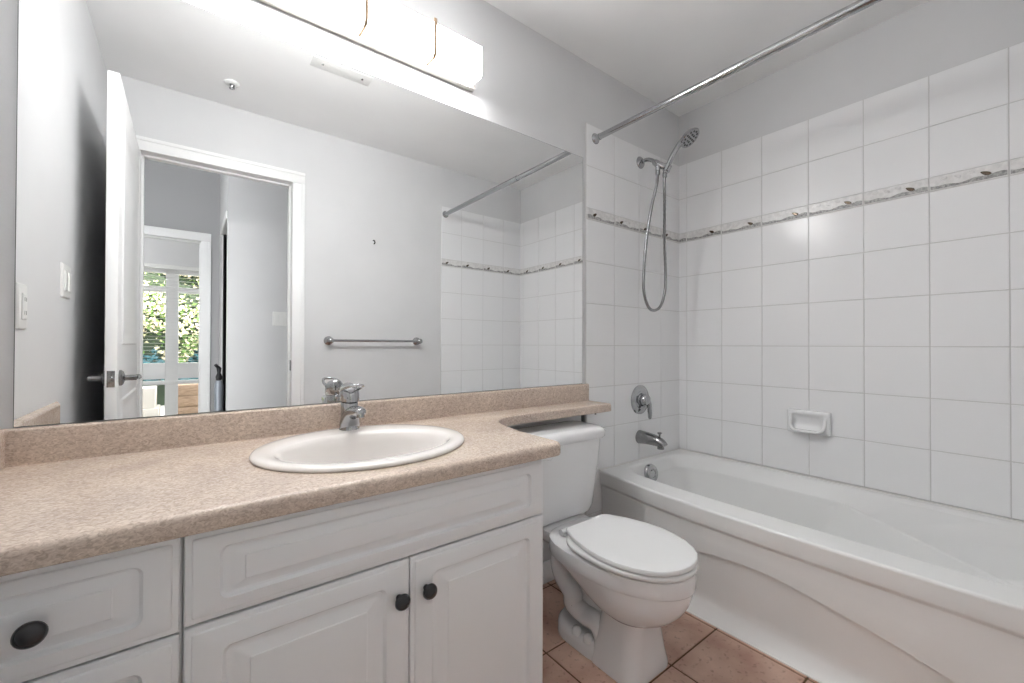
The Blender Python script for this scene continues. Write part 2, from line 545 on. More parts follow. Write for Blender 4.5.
# ------------------------------------------------------------------ hall and bedroom beyond the doorway
HYA, HYB = -2.5, -3.6
bm = BM()
box(bm, 0.234, XR + 0.12, HYA - 0.1, HYA, -0.05, ZH)
struct('wall_hall', bm, M_wall, 'hallway wall with the double switch, seen through the doorway')
bm = BM()   # side wall of the hall recess, with a dark closet doorway
box(bm, 0.234, 0.334, -2.63, HYA - 0.1, -0.05, ZH)
box(bm, 0.234, 0.242, HYB - 0.1, -3.22, -0.05, ZH)
box(bm, 0.234, 0.334, -3.22, -2.63, 2.03, ZH)
struct('wall_recess', bm, M_wall, 'narrow hallway side wall with a dark closet opening')
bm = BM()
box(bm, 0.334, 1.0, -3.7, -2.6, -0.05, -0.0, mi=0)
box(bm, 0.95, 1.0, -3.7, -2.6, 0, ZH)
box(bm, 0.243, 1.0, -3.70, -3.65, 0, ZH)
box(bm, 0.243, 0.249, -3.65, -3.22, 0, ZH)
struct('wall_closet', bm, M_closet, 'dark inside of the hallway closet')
bm = BM()
box(bm, 0.224, 0.234, -3.30, -2.60, 2.03, 2.09, 0.003)
struct('trim_2', bm, M_trim, 'white casing around the closet opening in the hall')
BX0, BX1, BZ = -0.72, 0.087, 2.02
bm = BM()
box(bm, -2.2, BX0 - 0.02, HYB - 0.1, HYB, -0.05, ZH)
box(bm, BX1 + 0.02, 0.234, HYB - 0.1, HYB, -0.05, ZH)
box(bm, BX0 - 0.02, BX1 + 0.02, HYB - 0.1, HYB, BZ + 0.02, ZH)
struct('wall_far', bm, M_wall_dim, 'far hallway wall with the bedroom doorway')
casing('trim_3', BX0, BX1, BZ, HYB, 1, 0.078, label='white casing around the bedroom doorway', jamb=(HYB - 0.105, HYB + 0.004))
bm = BM()
box(bm, -0.92, -0.82, HYB, YN - 0.11, -0.05, ZH)
struct('wall_passage', bm, M_wall, 'hallway wall on the far left')
bm = BM()
box(bm, -2.2, XR + 0.12, -6.4, YN - 0.06, -0.06, -0.002)
struct('floor_2', bm, M_carpet, 'pale floor of the hall and bedroom')
bm = BM()
box(bm, XR + 0.02, XR + 0.12, HYA, YN - 0.11, -0.05, ZH)
struct('wall_end', bm, M_wall, 'end wall of the hallway')
bm = BM()
box(bm, -2.2, -2.1, -5.6, HYB - 0.1, -0.05, ZH)
struct('wall_bedroom_left', bm, M_wall, 'left wall of the bedroom')
bm = BM()
box(bm, 1.5, 1.6, -5.6, HYB - 0.1, -0.05, ZH)
struct('wall_bedroom_right', bm, M_wall, 'right wall of the bedroom')
WY = -5.5
WX0, WX1, WZ1 = -1.0, 0.72, 2.0
bm = BM()
box(bm, -2.2, WX0, WY - 0.15, WY, -0.05, ZH)
box(bm, WX1, 1.6, WY - 0.15, WY, -0.05, ZH)
box(bm, WX0, WX1, WY - 0.15, WY, WZ1, ZH)
struct('wall_bedroom_far', bm, M_wall, 'bedroom wall around the glazed door')
win = bpy.data.objects.new('window_1', None); C.objects.link(win)
win.location = (0, WY - 0.1, 0); BASE['window_1'] = Vector(win.location)
win['kind'] = 'structure'; win['label'] = 'white framed bedroom window with a wide centre post'
bm = BM()
y0, y1 = WY - 0.11, WY - 0.04
box(bm, WX0, WX0 + 0.06, y0, y1, 0, WZ1, 0.004)
box(bm, WX1 - 0.06, WX1, y0, y1, 0, WZ1, 0.004)
box(bm, -0.235, -0.105, y0, y1 + 0.03, 0, WZ1, 0.004)
box(bm, WX0, WX1, y0, y1, WZ1 - 0.06, WZ1, 0.004)
box(bm, WX0, WX1, y0, y1, 1.70, 1.77, 0.004)
box(bm, WX0, WX1, y0, y1 + 0.02, 0.60, 0.80, 0.004)
box(bm, WX0, WX1, y0, y1 + 0.04, 0.53, 0.575, 0.004)
box(bm, WX0, WX1, y0, y1, 0.0, 0.1, 0.004)
obj('window_frame', bm, M_trim, win)
for a, b, c, d in ((WX0 + .06, -.235, 1.77, WZ1 - .06), (-.105, WX1 - .06, 1.77, WZ1 - .06), (WX0 + .06, -.235, .8, 1.70), (-.105, WX1 - .06, .8, 1.70), (WX0 + .06, -.235, .1, .53), (-.105, WX1 - .06, .1, .53)):
    bm = BM()
    box(bm, a, b, WY - 0.078, WY - 0.072, c, d)
    obj('pane', bm, M_glass, win)
bm = BM()
box(bm, WX0 - 0.05, WX1 + 0.05, WY, WY + 0.05, 1.985, 2.035, 0.006)
for k in range(26):
    z = 1.93 - k * 0.044
    box(bm, WX0 + 0.02, WX1 - 0.02, WY - 0.012, WY + 0.012, z, z + 0.0022)
tag(obj('window_blind', bm, M_plate, loc=(-0.14, WY + 0.02, 1.985)), 'thin open slatted blind hanging across the bedroom window', 'blind')
# outside
bm = BM()
box(bm, -6, 6, -14, WY - 0.15, -0.2, -0.06)
struct('ground', bm, M_conc, 'pale paving outside the bedroom')
bm = BM()
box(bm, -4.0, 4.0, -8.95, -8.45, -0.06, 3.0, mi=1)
rnd = random.Random(3)
for k in range(22000):
    x = rnd.uniform(-3.0, 2.2); z = rnd.uniform(0.35, 3.3)
    y = -8.35 + 0.14 * math.sin(x * 3.1 + 2 * math.sin(z * 2.7)) + 0.11 * math.sin(z * 5.3 + x) + rnd.uniform(-0.16, 0.14)
    ln, wd = rnd.uniform(0.022, 0.055), rnd.uniform(0.013, 0.03)
    n = Vector((rnd.gauss(0, .6), 1 + rnd.gauss(0, .3), .7 + rnd.gauss(0, .5))).normalized()
    a, b = frame(n)
    an = rnd.uniform(0, 6.283)
    u = a * math.cos(an) + b * math.sin(an); v = n.cross(u)
    p = Vector((x, y, z))
    vs = [bm.verts.new(p + q) for q in (u * ln, v * wd + n * 0.008, -u * ln, -v * wd + n * 0.008)]
    f = bm.faces.new(vs); f.material_index = 2 if z < 0.75 + 0.2 * math.sin(x * 9) else 0
hedge = obj('hedge', bm, [M_foliage, M_twig, M_blueleaf], smooth=0, loc=(0, -8.7, -0.06))
tag(hedge, 'sunlit green and cream leafy hedge outside the bedroom window', 'hedge')
hedge['kind'] = 'stuff'
bm = BM()
for k in range(3):
    box(bm, -0.13, 0.75, -6.62, -6.58, -0.055 + k * 0.165, 0.1 + k * 0.165, 0.006)
box(bm, -0.13, 0.75, -6.95, -6.62, -0.055, 0.42, 0.004)
tag(obj('wooden_planter', bm, M_wood, loc=(0.31, -6.7, -0.06)), 'brown planter of horizontal boards outside the bedroom window', 'planter')
bm = BM()
box(bm, -1.0, -0.33, -6.9, -6.4, -0.058, 0.13, 0.01)
box(bm, -0.96, -0.37, -6.86, -6.44, 0.13, 0.42, 0.01)
tag(obj('stone_planter', bm, M_conc, loc=(-0.66, -6.65, -0.06)), 'pale cream block outside the left half of the bedroom window', 'planter')
# object standing in the closet doorway
t = thing('tall_canister', 'slim grey upright canister with a black top beside the dark closet opening in the hall', 'canister', (0.200, -2.85, 0.0))
bm = BM(); lathe(bm, (0.200, -2.85, 0.0), (0, 0, 1), [(0.030, 0), (0.032, 0.02), (0.032, 0.70), (0.026, 0.74), (0.0, 0.745)], 20)
obj('cylinder', bm, M_canister, t)
bm = BM(); lathe(bm, (0.200, -2.85, 0.745), (0, 0, 1), [(0.02, 0), (0.024, 0.03), (0.012, 0.06), (0.018, 0.10), (0.0, 0.12)], 16)
tube(bm, [(0.200, -2.85, 0.84), (0.175, -2.83, 0.875)], 0.012, 10)
obj('valve_top', bm, M_dark, t)

# ------------------------------------------------------------------ vanity
CT, CB = 0.78, 0.744            # countertop top and underside
def counter_outline():
    pts = [(XL + 0.001, -0.001), (1.526, -0.001), (1.526, -0.143)]
    crv = spline([(1.526, -0.143, 0), (1.30, -0.142, 0), (1.05, -0.140, 0), (0.95, -0.148, 0), (0.885, -0.176, 0), (0.845, -0.225, 0), (0.824, -0.30, 0), (0.818, -0.40, 0), (0.818, -0.535, 0)], 6)[1:]
    pts += [(p.x, p.y) for p in crv]
    for k in range(1, 7):
        a = R(90 * k / 6)
        pts.append((0.818 - 0.03 + 0.03 * math.cos(a), -0.535 - 0.03 * math.sin(a)))
    pts.append((XL + 0.001, -0.565))
    return pts
ctr = thing('countertop', 'beige speckled laminate vanity top with a narrow shelf over the toilet', 'countertop', (0.2, -0.28, CB))
pts = counter_outline()
bm = BM()
def offs(pts, d):
    """inset of the front and side edges (edges on the walls stay)"""
    n = len(pts); out = []
    for i, p in enumerate(pts):
        if i in (0, 1, n - 1):
            if i == 1: out.append((p[0] - d * 0.35, p[1]))
            elif i == n - 1: out.append((p[0], p[1] + d))
            else: out.append(p)
            continue
        a = Vector(pts[i - 1]); b = Vector(p); c = Vector(pts[(i + 1) % n])
        e1 = (b - a).normalized(); e2 = (c - b).normalized()
        n1 = Vector((e1.y, -e1.x)); n2 = Vector((e2.y, -e2.x))
        nn = (n1 + n2).normalized(); k = d / max(nn.dot(n1), 0.4)
        if b.y > -0.36: k *= 0.35          # square edge on the shelf and the curve
        out.append((b.x + nn.x * k, b.y + nn.y * k))
    return out
prof = [(0.006, CB), (0.0015, CB + 0.002), (0, CB + 0.006)]
rr = 0.013
for k in range(0, 7):
    a = R(90 * k / 6)
    prof.append((rr - rr * math.cos(a), CT - rr + rr * math.sin(a)))
rings = []
for d, z in prof:
    rings.append([(x, y, z) for x, y in offs(pts, d)])
loft(bm, rings, True, True)
# cut the opening for the sink
SX, SY = 0.372, -0.283
top = obj('top', bm, M_lam, ctr, smooth=35)
bmc = BM()
bmesh.ops.create_cone(bmc, cap_ends=True, segments=64, radius1=1, radius2=1, depth=0.4)
bmesh.ops.scale(bmc, verts=bmc.verts, vec=(0.238, 0.200, 1))
bmesh.ops.translate(bmc, verts=bmc.verts, vec=Vector((SX, SY, CT)) - base_of(ctr))
mec = bpy.data.meshes.new('cutter'); bmc.to_mesh(mec); bmc.free()
cut = bpy.data.objects.new('cutter', mec); C.objects.link(cut); cut.parent = ctr
md = top.modifiers.new('hole', 'BOOLEAN'); md.operation = 'DIFFERENCE'; md.object = cut; md.solver = 'EXACT'
bpy.context.view_layer.update()
dg = bpy.context.evaluated_depsgraph_get()
new = bpy.data.meshes.new_from_object(top.evaluated_get(dg))
top.modifiers.clear(); top.data = new
bpy.data.objects.remove(cut); bpy.data.meshes.remove(mec)

bm = BM()
prof = [(0.0, CT), (-0.019, CT)] + [(-0.019 + 0.007 - 0.007 * math.cos(R(a)), 0.860 - 0.007 + 0.007 * math.sin(R(a))) for a in (0, 22, 45, 67, 90)] + [(0.0, 0.860)]
loft(bm, [[(x, y - 0.001, z) for y, z in prof] for x in (-0.333, 1.514)], True, True)
obj('backsplash', bm, M_lam, ctr)
bm = BM()
prof = [(-0.334, CT), (-0.309, CT), (-0.309, 0.856), (-0.312, 0.860), (-0.334, 0.860)]
loft(bm, [[(x, y, z) for x, z in prof] for y in (-0.021,)] + [[(x, -0.475 - (-0.309 - x) * 4.2, z) for x, z in prof]], True, True)
obj('side_splash', bm, M_lam, ctr)
bm = BM()
box(bm, 1.497, 1.503, -0.075, -0.07, 0.722, CB)
box(bm, 1.490, 1.503, -0.076, -0.005, CB - 0.004, CB)
box(bm, 1.482, 1.503, -0.004, -0.001, 0.66, CB)
obj('support_bracket', bm, M_dark, ctr)

RAISED = [(0, 0.0, .001), (0, 0.012, .001), (0.002, 0.0145, .002), (0.009, 0.0150, .004), (0.0105, 0.0175, .004), (0.013, 0.0185, .005), (0.044, 0.0185, .014), (0.0455, 0.0160, .014), (0.049, 0.0115, .012), (0.054, 0.0105, .010), (0.060, 0.0115, .006), (0.078, 0.0165, .003), (0.0795, 0.0182, .002), (0.082, 0.0186, .002)]
def front(parent, name, x0, x1, z0, z1, scale=(1.15, 1.0)):
    bm = BM()
    rg = []
    for a, d, r in RAISED:
        ax, az = (a * scale[0], a * scale[1]) if a > 0.02 else (a, a)
        rg.append([Vector((u, -0.5225 - d, z)) for u, z in rrect(x0 + ax, x1 - ax, z0 + az, z1 - az, r, 5)])
    loft(bm, rg, True, True)
    return obj(name, bm, M_cab, parent, smooth=25)
def knob(parent, x, z, r=0.017):
    bm = BM()
    lathe(bm, (x, -0.541, z), (0, -1, 0), [(0.006 * r / .017, -0.002), (0.007, 0.003), (0.0062, 0.010), (r * 0.75, 0.0155), (r, 0.020), (r * 0.98, 0.0235), (r * 0.8, 0.0285), (r * 0.45, 0.0315), (0.0, 0.0325)], 28)
    return obj('knob', bm, M_black, parent, smooth=50)

def carcass(parent, x0, x1):
    bm = BM()
    for xa, xb in ((x0, x0 + 0.016), (x1 - 0.016, x1)):
        box(bm, xa, xb, -0.522, -0.004, 0.09, 0.7425)
    box(bm, x0 + 0.016, x1 - 0.016, -0.522, -0.006, 0.09, 0.106)
    box(bm, x0 + 0.016, x1 - 0.016, -0.022, -0.006, 0.106, 0.7425)
    for za, zb in ((0.106, 0.12), (0.575, 0.60), (0.722, 0.7425)):
        box(bm, x0 + 0.016, x1 - 0.016, -0.522, -0.504, za, zb)
    box(bm, (x0 + x1) / 2 - 0.02, (x0 + x1) / 2 + 0.02, -0.522, -0.504, 0.12, 0.575)
    box(bm, x0 + 0.001, x1 - 0.001, -0.455, -0.02, 0.0, 0.09)
    obj('carcass', bm, M_cab, parent, smooth=0)
dc = thing('drawer_cabinet', 'white drawer unit with a dark round knob at the left end of the vanity', 'cabinet', (-0.17, -0.26, 0))
carcass(dc, -0.333, -0.0055)
d1 = front(dc, 'drawer', -0.331, -0.0085, 0.586, 0.738, (1.0, 0.68)); knob(d1, -0.164, 0.660)
d2 = front(dc, 'drawer', -0.331, -0.0085, 0.345, 0.582, (1.0, 0.8)); knob(d2, -0.166, 0.462)
d3 = front(dc, 'drawer', -0.331, -0.0085, 0.10, 0.341, (1.0, 0.8)); knob(d3, -0.166, 0.22)
sc = thing('sink_cabinet', 'white two-door unit below the sink with two small dark knobs', 'cabinet', (0.38, -0.26, 0))
bm = BM()
carcass(sc, -0.0045, 0.767)
front(sc, 'false_front', -0.0025, 0.7645, 0.590, 0.738, (1.05, 0.68))
a = front(sc, 'door', -0.0025, 0.3795, 0.10, 0.585); knob(a, 0.3545, 0.513, 0.0165)
a = front(sc, 'door', 0.3825, 0.7645, 0.10, 0.585); knob(a, 0.4165, 0.513, 0.0165)

# sink ---------------------------------------------------------
sink = thing('sink', 'oval white drop-in sink set in the beige countertop', 'sink', (SX, SY, CT))
def oval(cx, cy, a, b, z, n=80, p=2.0):
    out = []
    for k in range(n):
        t = 2 * math.pi * k / n
        c, s = math.cos(t), math.sin(t)
        q = (abs(c) ** p + abs(s) ** p) ** (-1 / p)
        out.append((cx + a * c * q, cy + b * s * q, z))
    return out
bm = BM()
A, B = 0.262, 0.230
IA, IB, IY = 0.214, 0.156, SY - 0.026
rg = [oval(SX, SY, A - 0.003, B - 0.003, CT + 0.0005), oval(SX, SY, A, B, CT + 0.003), oval(SX, SY, A, B, CT + 0.0065), oval(SX, SY, A - 0.002, B - 0.002, CT + 0.0095), oval(SX, SY, A - 0.007, B - 0.007, CT + 0.0115),
      oval(SX, SY - 0.003, A - 0.022, B - 0.025, CT + 0.0118), oval(SX, IY + 0.002, IA + 0.006, IB + 0.007, CT + 0.0112), oval(SX, IY, IA + 0.001, IB + 0.001, CT + 0.0085), oval(SX, IY, IA - 0.008, IB - 0.007, CT + 0.0)]
for s, z in ((0.965, -0.02), (0.93, -0.045), (0.88, -0.072), (0.81, -0.098), (0.71, -0.122), (0.58, -0.142), (0.42, -0.156), (0.26, -0.163), (0.14, -0.165)):
    rg.append(oval(SX, IY, (IA - 0.008) * s, (IB - 0.007) * s, CT + z))
loft(bm, rg, False, True)
obj('basin', bm, M_sink, sink, smooth=60)
bm = BM()
lathe(bm, (SX, IY, CT - 0.165), (0, 0, 1), [(0.03, 0), (0.03, 0.002), (0.024, 0.004), (0.02, 0.003), (0.018, 0.006), (0.0, 0.007)])
obj('drain', bm, M_chrome, sink)

# faucet -------------------------------------------------------
FX, FY, FZ = 0.384, -0.092, CT + 0.0113
fa = thing('faucet', 'chrome single-lever faucet on the back rim of the sink', 'faucet', (FX, FY, FZ))
bm = BM()
def ell(cx, cy, a, b, z, tilt=0, n=28): 
    return [(cx + a * math.cos(2 * math.pi * k / n), cy + b * math.sin(2 * math.pi * k / n), z + tilt * b * math.sin(2 * math.pi * k / n)) for k in range(n)]
loft(bm, [ell(FX, FY, 0.029, 0.029, FZ), ell(FX, FY, 0.0285, 0.0285, FZ + 0.006), ell(FX, FY, 0.0255, 0.0265, FZ + 0.02), ell(FX, FY, 0.0245, 0.0265, FZ + 0.05), ell(FX, FY + 0.001, 0.0245, 0.0265, FZ + 0.078, 0.15), ell(FX, FY + 0.001, 0.0235, 0.025, FZ + 0.082, 0.15)])
sp = spline([(FX, FY + 0.002, FZ + 0.001), (FX, FY - 0.010, FZ + 0.030), (FX, FY - 0.044, FZ + 0.056), (FX, FY - 0.110, FZ + 0.064)], 7)
tube(bm, sp, [0.0290] * 6 + [0.029 - 0.0115 * (i / 13.0) for i in range(14)] + [0.0155, 0.010], 22, flat=(1.0, 0.86))
lathe(bm, (FX, FY - 0.102, FZ + 0.060), (0, -0.15, -1), [(0.011, 0), (0.011, 0.012), (0.009, 0.012), (0.008, 0.008)], 18)
obj('body', bm, M_chrome, fa, smooth=50)
bm = BM()
n0 = Vector((0, -0.12, 1))
loft(bm, [ell(FX, FY + 0.001, 0.0235, 0.025, FZ + 0.0835, 0.15), ell(FX, FY + 0.001, 0.0275, 0.029, FZ + 0.087, 0.15), ell(FX, FY + 0.002, 0.0280, 0.0295, FZ + 0.108, 0.2), ell(FX, FY + 0.003, 0.0265, 0.028, FZ + 0.120, 0.22), ell(FX, FY + 0.004, 0.021, 0.023, FZ + 0.129, 0.25), ell(FX, FY + 0.005, 0.012, 0.013, FZ + 0.134, 0.28), ell(FX, FY + 0.006, 0.003, 0.004, FZ + 0.1355, 0.3)])
lp = spline([(FX - 0.024, FY + 0.006, FZ + 0.116), (FX - 0.025, FY - 0.030, FZ + 0.126), (FX - 0.017, FY - 0.066, FZ + 0.134), (FX, FY - 0.076, FZ + 0.136), (FX + 0.017, FY - 0.066, FZ + 0.134), (FX + 0.025, FY - 0.030, FZ + 0.126), (FX + 0.024, FY + 0.006, FZ + 0.116)], 6)
tube(bm, lp, 0.0048, 12)
obj('lever', bm, M_chrome, fa, smooth=50)
bm = BM()
tube(bm, [(FX, FY + 0.034, FZ), (FX, FY + 0.034, FZ + 0.075)], 0.0028, 10)
lathe(bm, (FX, FY + 0.034, FZ + 0.075), (0, 0, 1), [(0.003, 0), (0.0065, 0.003), (0.0065, 0.012), (0.003, 0.016)], 14)
obj('lift_rod', bm, M_chrome, fa, smooth=50)

# mirror -------------------------------------------------------
mi = thing('mirror', 'large frameless wall mirror above the vanity backsplash', 'mirror', (0.59, -0.003, 0.862))
bm = BM()
box(bm, -0.302, 1.4845, -0.0055, -0.0005, 0.8615, 1.937)
obj('edge', bm, M_medge, mi, smooth=0)
bm = BM()
vs = [bm.verts.new(p) for p in ((-0.3005, -0.006, 0.863), (1.483, -0.006, 0.863), (1.483, -0.006, 1.9355), (-0.3005, -0.006, 1.9355))]
vb = [bm.verts.new((v.co.x, -0.0056, v.co.z)) for v in vs]
bm.faces.new(vs); bm.faces.new(vb[::-1])
for i in range(4): bm.faces.new((vs[i], vb[i], vb[(i + 1) % 4], vs[(i + 1) % 4]))
obj('glass', bm, M_mirror, mi, smooth=0)

# vanity light -------------------------------------------------
vl = thing('vanity_light', 'long box-shaped white glass vanity light above the mirror', 'light', (0.428, -0.003, 2.02))
VX0, VX1 = -0.01, 0.866
bm = BM()
box(bm, VX0 + 0.012, VX1 - 0.02, -0.020, -0.001, 2.030, 2.140, 0.002)
box(bm, VX0, VX1, -0.024, -0.001, 2.0235, 2.031, 0.001)
box(bm, VX0, VX1, -0.0265, -0.0225, 2.0235, 2.038, 0.001)
box(bm, VX1 - 0.004, VX1, -0.024, -0.001, 2.031, 2.040, 0.001)
box(bm, VX0, VX0 + 0.004, -0.024, -0.001, 2.031, 2.040, 0.001)
obj('rail', bm, M_nickel, vl)
bm = BM()
sec = [(-0.022, 2.037), (-0.080, 2.034), (-0.0875, 2.040), (-0.089, 2.044), (-0.089, 2.146), (-0.087, 2.148), (-0.022, 2.148)]
loft(bm, [[(x, y, z) for y, z in sec] for x in (VX0 + 0.006, VX1 - 0.012)], True, True)
bm.faces.ensure_lookup_table()
bm.normal_update()
for f in bm.faces:
    c = f.calc_center_median()
    inner = VX0 + 0.03 < c.x < VX1 - 0.03
    f.material_index = (2 if c.z < 2.038 else 0 if c.y < -0.075 and c.z < 2.147 else 1) if inner else 1
obj('glass_shade', bm, [M_shade, M_shade_side, M_shade_low], vl, smooth=20, label='glowing white glass shade')
for x in (0.663, 0.428, 0.193):
    bm = BM()
    sec = [(-0.026, 2.033), (-0.082, 2.0305), (-0.0905, 2.0375), (-0.0925, 2.043), (-0.0925, 2.158)]
    w = 0.0055
    loft(bm, [[(x + sx * w, y + o, z - o) for sx, o in ((-1, 0), (1, 0), (1, -0.0025), (-1, -0.0025))] for y, z in sec], True, True)
    obj('strap', bm, M_brass, vl, smooth=0)

# ------------------------------------------------------------------ toilet
TX = 1.169
to = thing('toilet', 'white two-piece toilet with closed lid between the vanity and the tub', 'toilet', (TX, -0.4, 0))
def W(x, f, z): return Vector((TX + x, -f, z))
def V(x, f, z):
    g = 0.318 + (f - 0.338) * 0.928 if f > 0.338 else f * 0.941
    return Vector((TX + x * 0.955, -g, z * 0.958))
def egg(fb, ff, hw, z, n=48, nb=3.2, fc=None, pf=2.0):
    """egg outline: back end squarer (power nb), front end round; f is distance from the wall"""
    fc = fc if fc is not None else fb + (ff - fb) * 0.46
    out = []
    for k in range(n):
        t = 2 * math.pi * k / n
        c, s = math.cos(t), math.sin(t)
        p = pf if s >= 0 else nb
        q = (abs(c) ** p + abs(s) ** p) ** (-1 / p)
        out.append(V(hw * c * q, fc + ((ff - fc) if s >= 0 else (fc - fb)) * s * q, z))
    return out
bm = BM()
# bowl: top deck down to pedestal
rg = [egg(0.245, 0.772, 0.172, 0.378), egg(0.240, 0.780, 0.180, 0.374), egg(0.240, 0.782, 0.182, 0.360), egg(0.240, 0.782, 0.182, 0.328), egg(0.242, 0.780, 0.1805, 0.324), egg(0.25, 0.773, 0.1735, 0.321), egg(0.252, 0.772, 0.1725, 0.316),
      egg(0.30, 0.770, 0.169, 0.300), egg(0.36, 0.760, 0.160, 0.270), egg(0.41, 0.742, 0.146, 0.240), egg(0.45, 0.715, 0.128, 0.212), egg(0.475, 0.68, 0.105, 0.19), egg(0.485, 0.65, 0.085, 0.18)]
loft(bm, rg, True, True)
# front plinth
def rr3(f0, f1, hw, z, r, n=6, W=V): return [W(x, f, z) for x, f in rrect(-hw, hw, f0, f1, r, n)]
loft(bm, [rr3(0.44, 0.650, 0.113, 0.0, 0.05), rr3(0.44, 0.650, 0.113, 0.012, 0.05), rr3(0.45, 0.642, 0.104, 0.06, 0.05), rr3(0.465, 0.636, 0.093, 0.13, 0.05), rr3(0.475, 0.645, 0.090, 0.19, 0.05), rr3(0.475, 0.66, 0.098, 0.235, 0.055)], True, True)
# rear foot flange
loft(bm, [rr3(0.235, 0.55, 0.112, 0.0, 0.108, 12), rr3(0.235, 0.55, 0.112, 0.026, 0.108, 12), rr3(0.238, 0.55, 0.108, 0.040, 0.104, 12), rr3(0.25, 0.55, 0.097, 0.052, 0.092, 12), rr3(0.27, 0.55, 0.08, 0.056, 0.075, 12)], True, True)
# web and trapway
loft(bm, [rr3(0.27, 0.52, 0.050, 0.04, 0.03), rr3(0.27, 0.52, 0.055, 0.18, 0.03), rr3(0.26, 0.50, 0.07, 0.30, 0.03)], True, True)
for s in (-1, 1):
    path = spline([W(s * 0.055, 0.33, 0.322), W(s * 0.066, 0.272, 0.300), W(s * 0.072, 0.255, 0.250), W(s * 0.074, 0.275, 0.200), W(s * 0.074, 0.322, 0.162), W(s * 0.074, 0.330, 0.125), W(s * 0.064, 0.375, 0.105), W(s * 0.060, 0.425, 0.104), W(s * 0.055, 0.452, 0.060), W(s * 0.05, 0.455, 0.02)], 6)
    rad = [0.034] * len(path)
    tube(bm, path, rad, 16)
# deck under the tank
loft(bm, [rr3(0.035, 0.36, 0.055, 0.285, 0.04), rr3(0.030, 0.36, 0.095, 0.315, 0.05), rr3(0.022, 0.36, 0.118, 0.342, 0.05), rr3(0.020, 0.36, 0.121, 0.362, 0.05), rr3(0.024, 0.36, 0.117, 0.37, 0.05)], True, True)
obj('bowl', bm, M_ceramic, to, smooth=42)
for s in (-1,):
    for x, f in ((s * 0.097, 0.385), (s * 0.095, 0.440)):
        bm = BM()
        q = V(x, f, 0.052)
        lathe(bm, q, (0, 0, 1), [(0.017, -0.006), (0.017, 0.008), (0.013, 0.016), (0.0, 0.020)], 18)
        obj('bolt_cap', bm, M_seat, to, smooth=50)
bm = BM()
loft(bm, [rr3(0.035, 0.190, 0.150, 0.357, 0.045, 6, W), rr3(0.028, 0.203, 0.178, 0.363, 0.05, 6, W), rr3(0.022, 0.208, 0.192, 0.39, 0.05, 6, W), rr3(0.02, 0.210, 0.212, 0.50, 0.05, 6, W), rr3(0.02, 0.212, 0.228, 0.60, 0.05, 6, W), rr3(0.02, 0.213, 0.234, 0.658, 0.05, 6, W)], True, True)
obj('tank', bm, M_ceramic, to, smooth=50)
bm = BM()
loft(bm, [rr3(0.016, 0.222, 0.243, 0.658, 0.05, 6, W), rr3(0.014, 0.226, 0.249, 0.664, 0.05, 6, W), rr3(0.014, 0.227, 0.250, 0.682, 0.05, 6, W), rr3(0.018, 0.222, 0.245, 0.694, 0.05, 6, W), rr3(0.03, 0.21, 0.232, 0.702, 0.045, 6, W), rr3(0.05, 0.19, 0.21, 0.704, 0.04, 6, W)], True, True)
obj('tank_lid', bm, M_ceramic, to, smooth=50)
bm = BM()
lathe(bm, W(-0.200, 0.211, 0.628), (0, -1, 0), [(0.016, 0), (0.016, 0.006), (0.009, 0.010), (0.008, 0.024)], 18)
tube(bm, spline([W(-0.200, 0.232, 0.628), W(-0.150, 0.237, 0.629), W(-0.096, 0.238, 0.628)], 5), [0.007] * 5 + [0.0075, 0.008, 0.009, 0.0105, 0.0105, 0.007], 12)
obj('flush_lever', bm, M_seat, to, smooth=50)
bm = BM()
def slab(z0, z1, fb, ff, hw, nb):
    g = 0.004
    return [egg(fb + g, ff - g, hw - g, z0, 56, nb), egg(fb, ff, hw, z0 + 0.004, 56, nb), egg(fb, ff, hw, z1 - 0.005, 56, nb), egg(fb + 0.003, ff - 0.003, hw - 0.003, z1 - 0.001, 56, nb), egg(fb + 0.012, ff - 0.012, hw - 0.012, z1 + 0.0005, 56, nb)]
loft(bm, slab(0.381, 0.398, 0.335, 0.785, 0.180, 3.0), True, True)
obj('seat', bm, M_seat, to, smooth=50)
bm = BM()
# lid: straight narrow back, widening to the middle, round front
def lid_ring(z, ins):
    L_ = [(0.338, 0.105), (0.352, 0.116), (0.42, 0.148), (0.50, 0.169), (0.56, 0.174), (0.62, 0.168), (0.68, 0.148), (0.72, 0.124), (0.75, 0.095), (0.768, 0.062), (0.777, 0.032)]
    rt = [(hw, f) for f, hw in L_]
    pts = []
    for (hw, f) in rt: pts.append((hw, f))
    pts.append((0.0, 0.780))
    for (hw, f) in reversed(rt): pts.append((-hw, f))
    cx, cf = 0.0, 0.56
    out = []
    for x, f in pts:
        k = 1 - ins / 0.17
        out.append(V(x * k, cf + (f - cf) * (1 - ins / 0.21), z))
    return out
loft(bm, [lid_ring(0.4005, 0.003), lid_ring(0.4025, 0.0), lid_ring(0.4125, 0.0), lid_ring(0.4155, 0.0022), lid_ring(0.4168, 0.008), lid_ring(0.417, 0.05)], True, True)
obj('seat_lid', bm, M_seat, to, smooth=40)
for s in (-1, 1):
    bm = BM()
    tube(bm, [V(s * 0.062, 0.322, 0.392), V(s * 0.118, 0.322, 0.392)], 0.012, 14)
    box(bm, TX + s * 0.086 - 0.02, TX + s * 0.086 + 0.02, -0.315, -0.287, 0.350, 0.374, 0.003)
    obj('hinge', bm, M_seat, to, smooth=50)

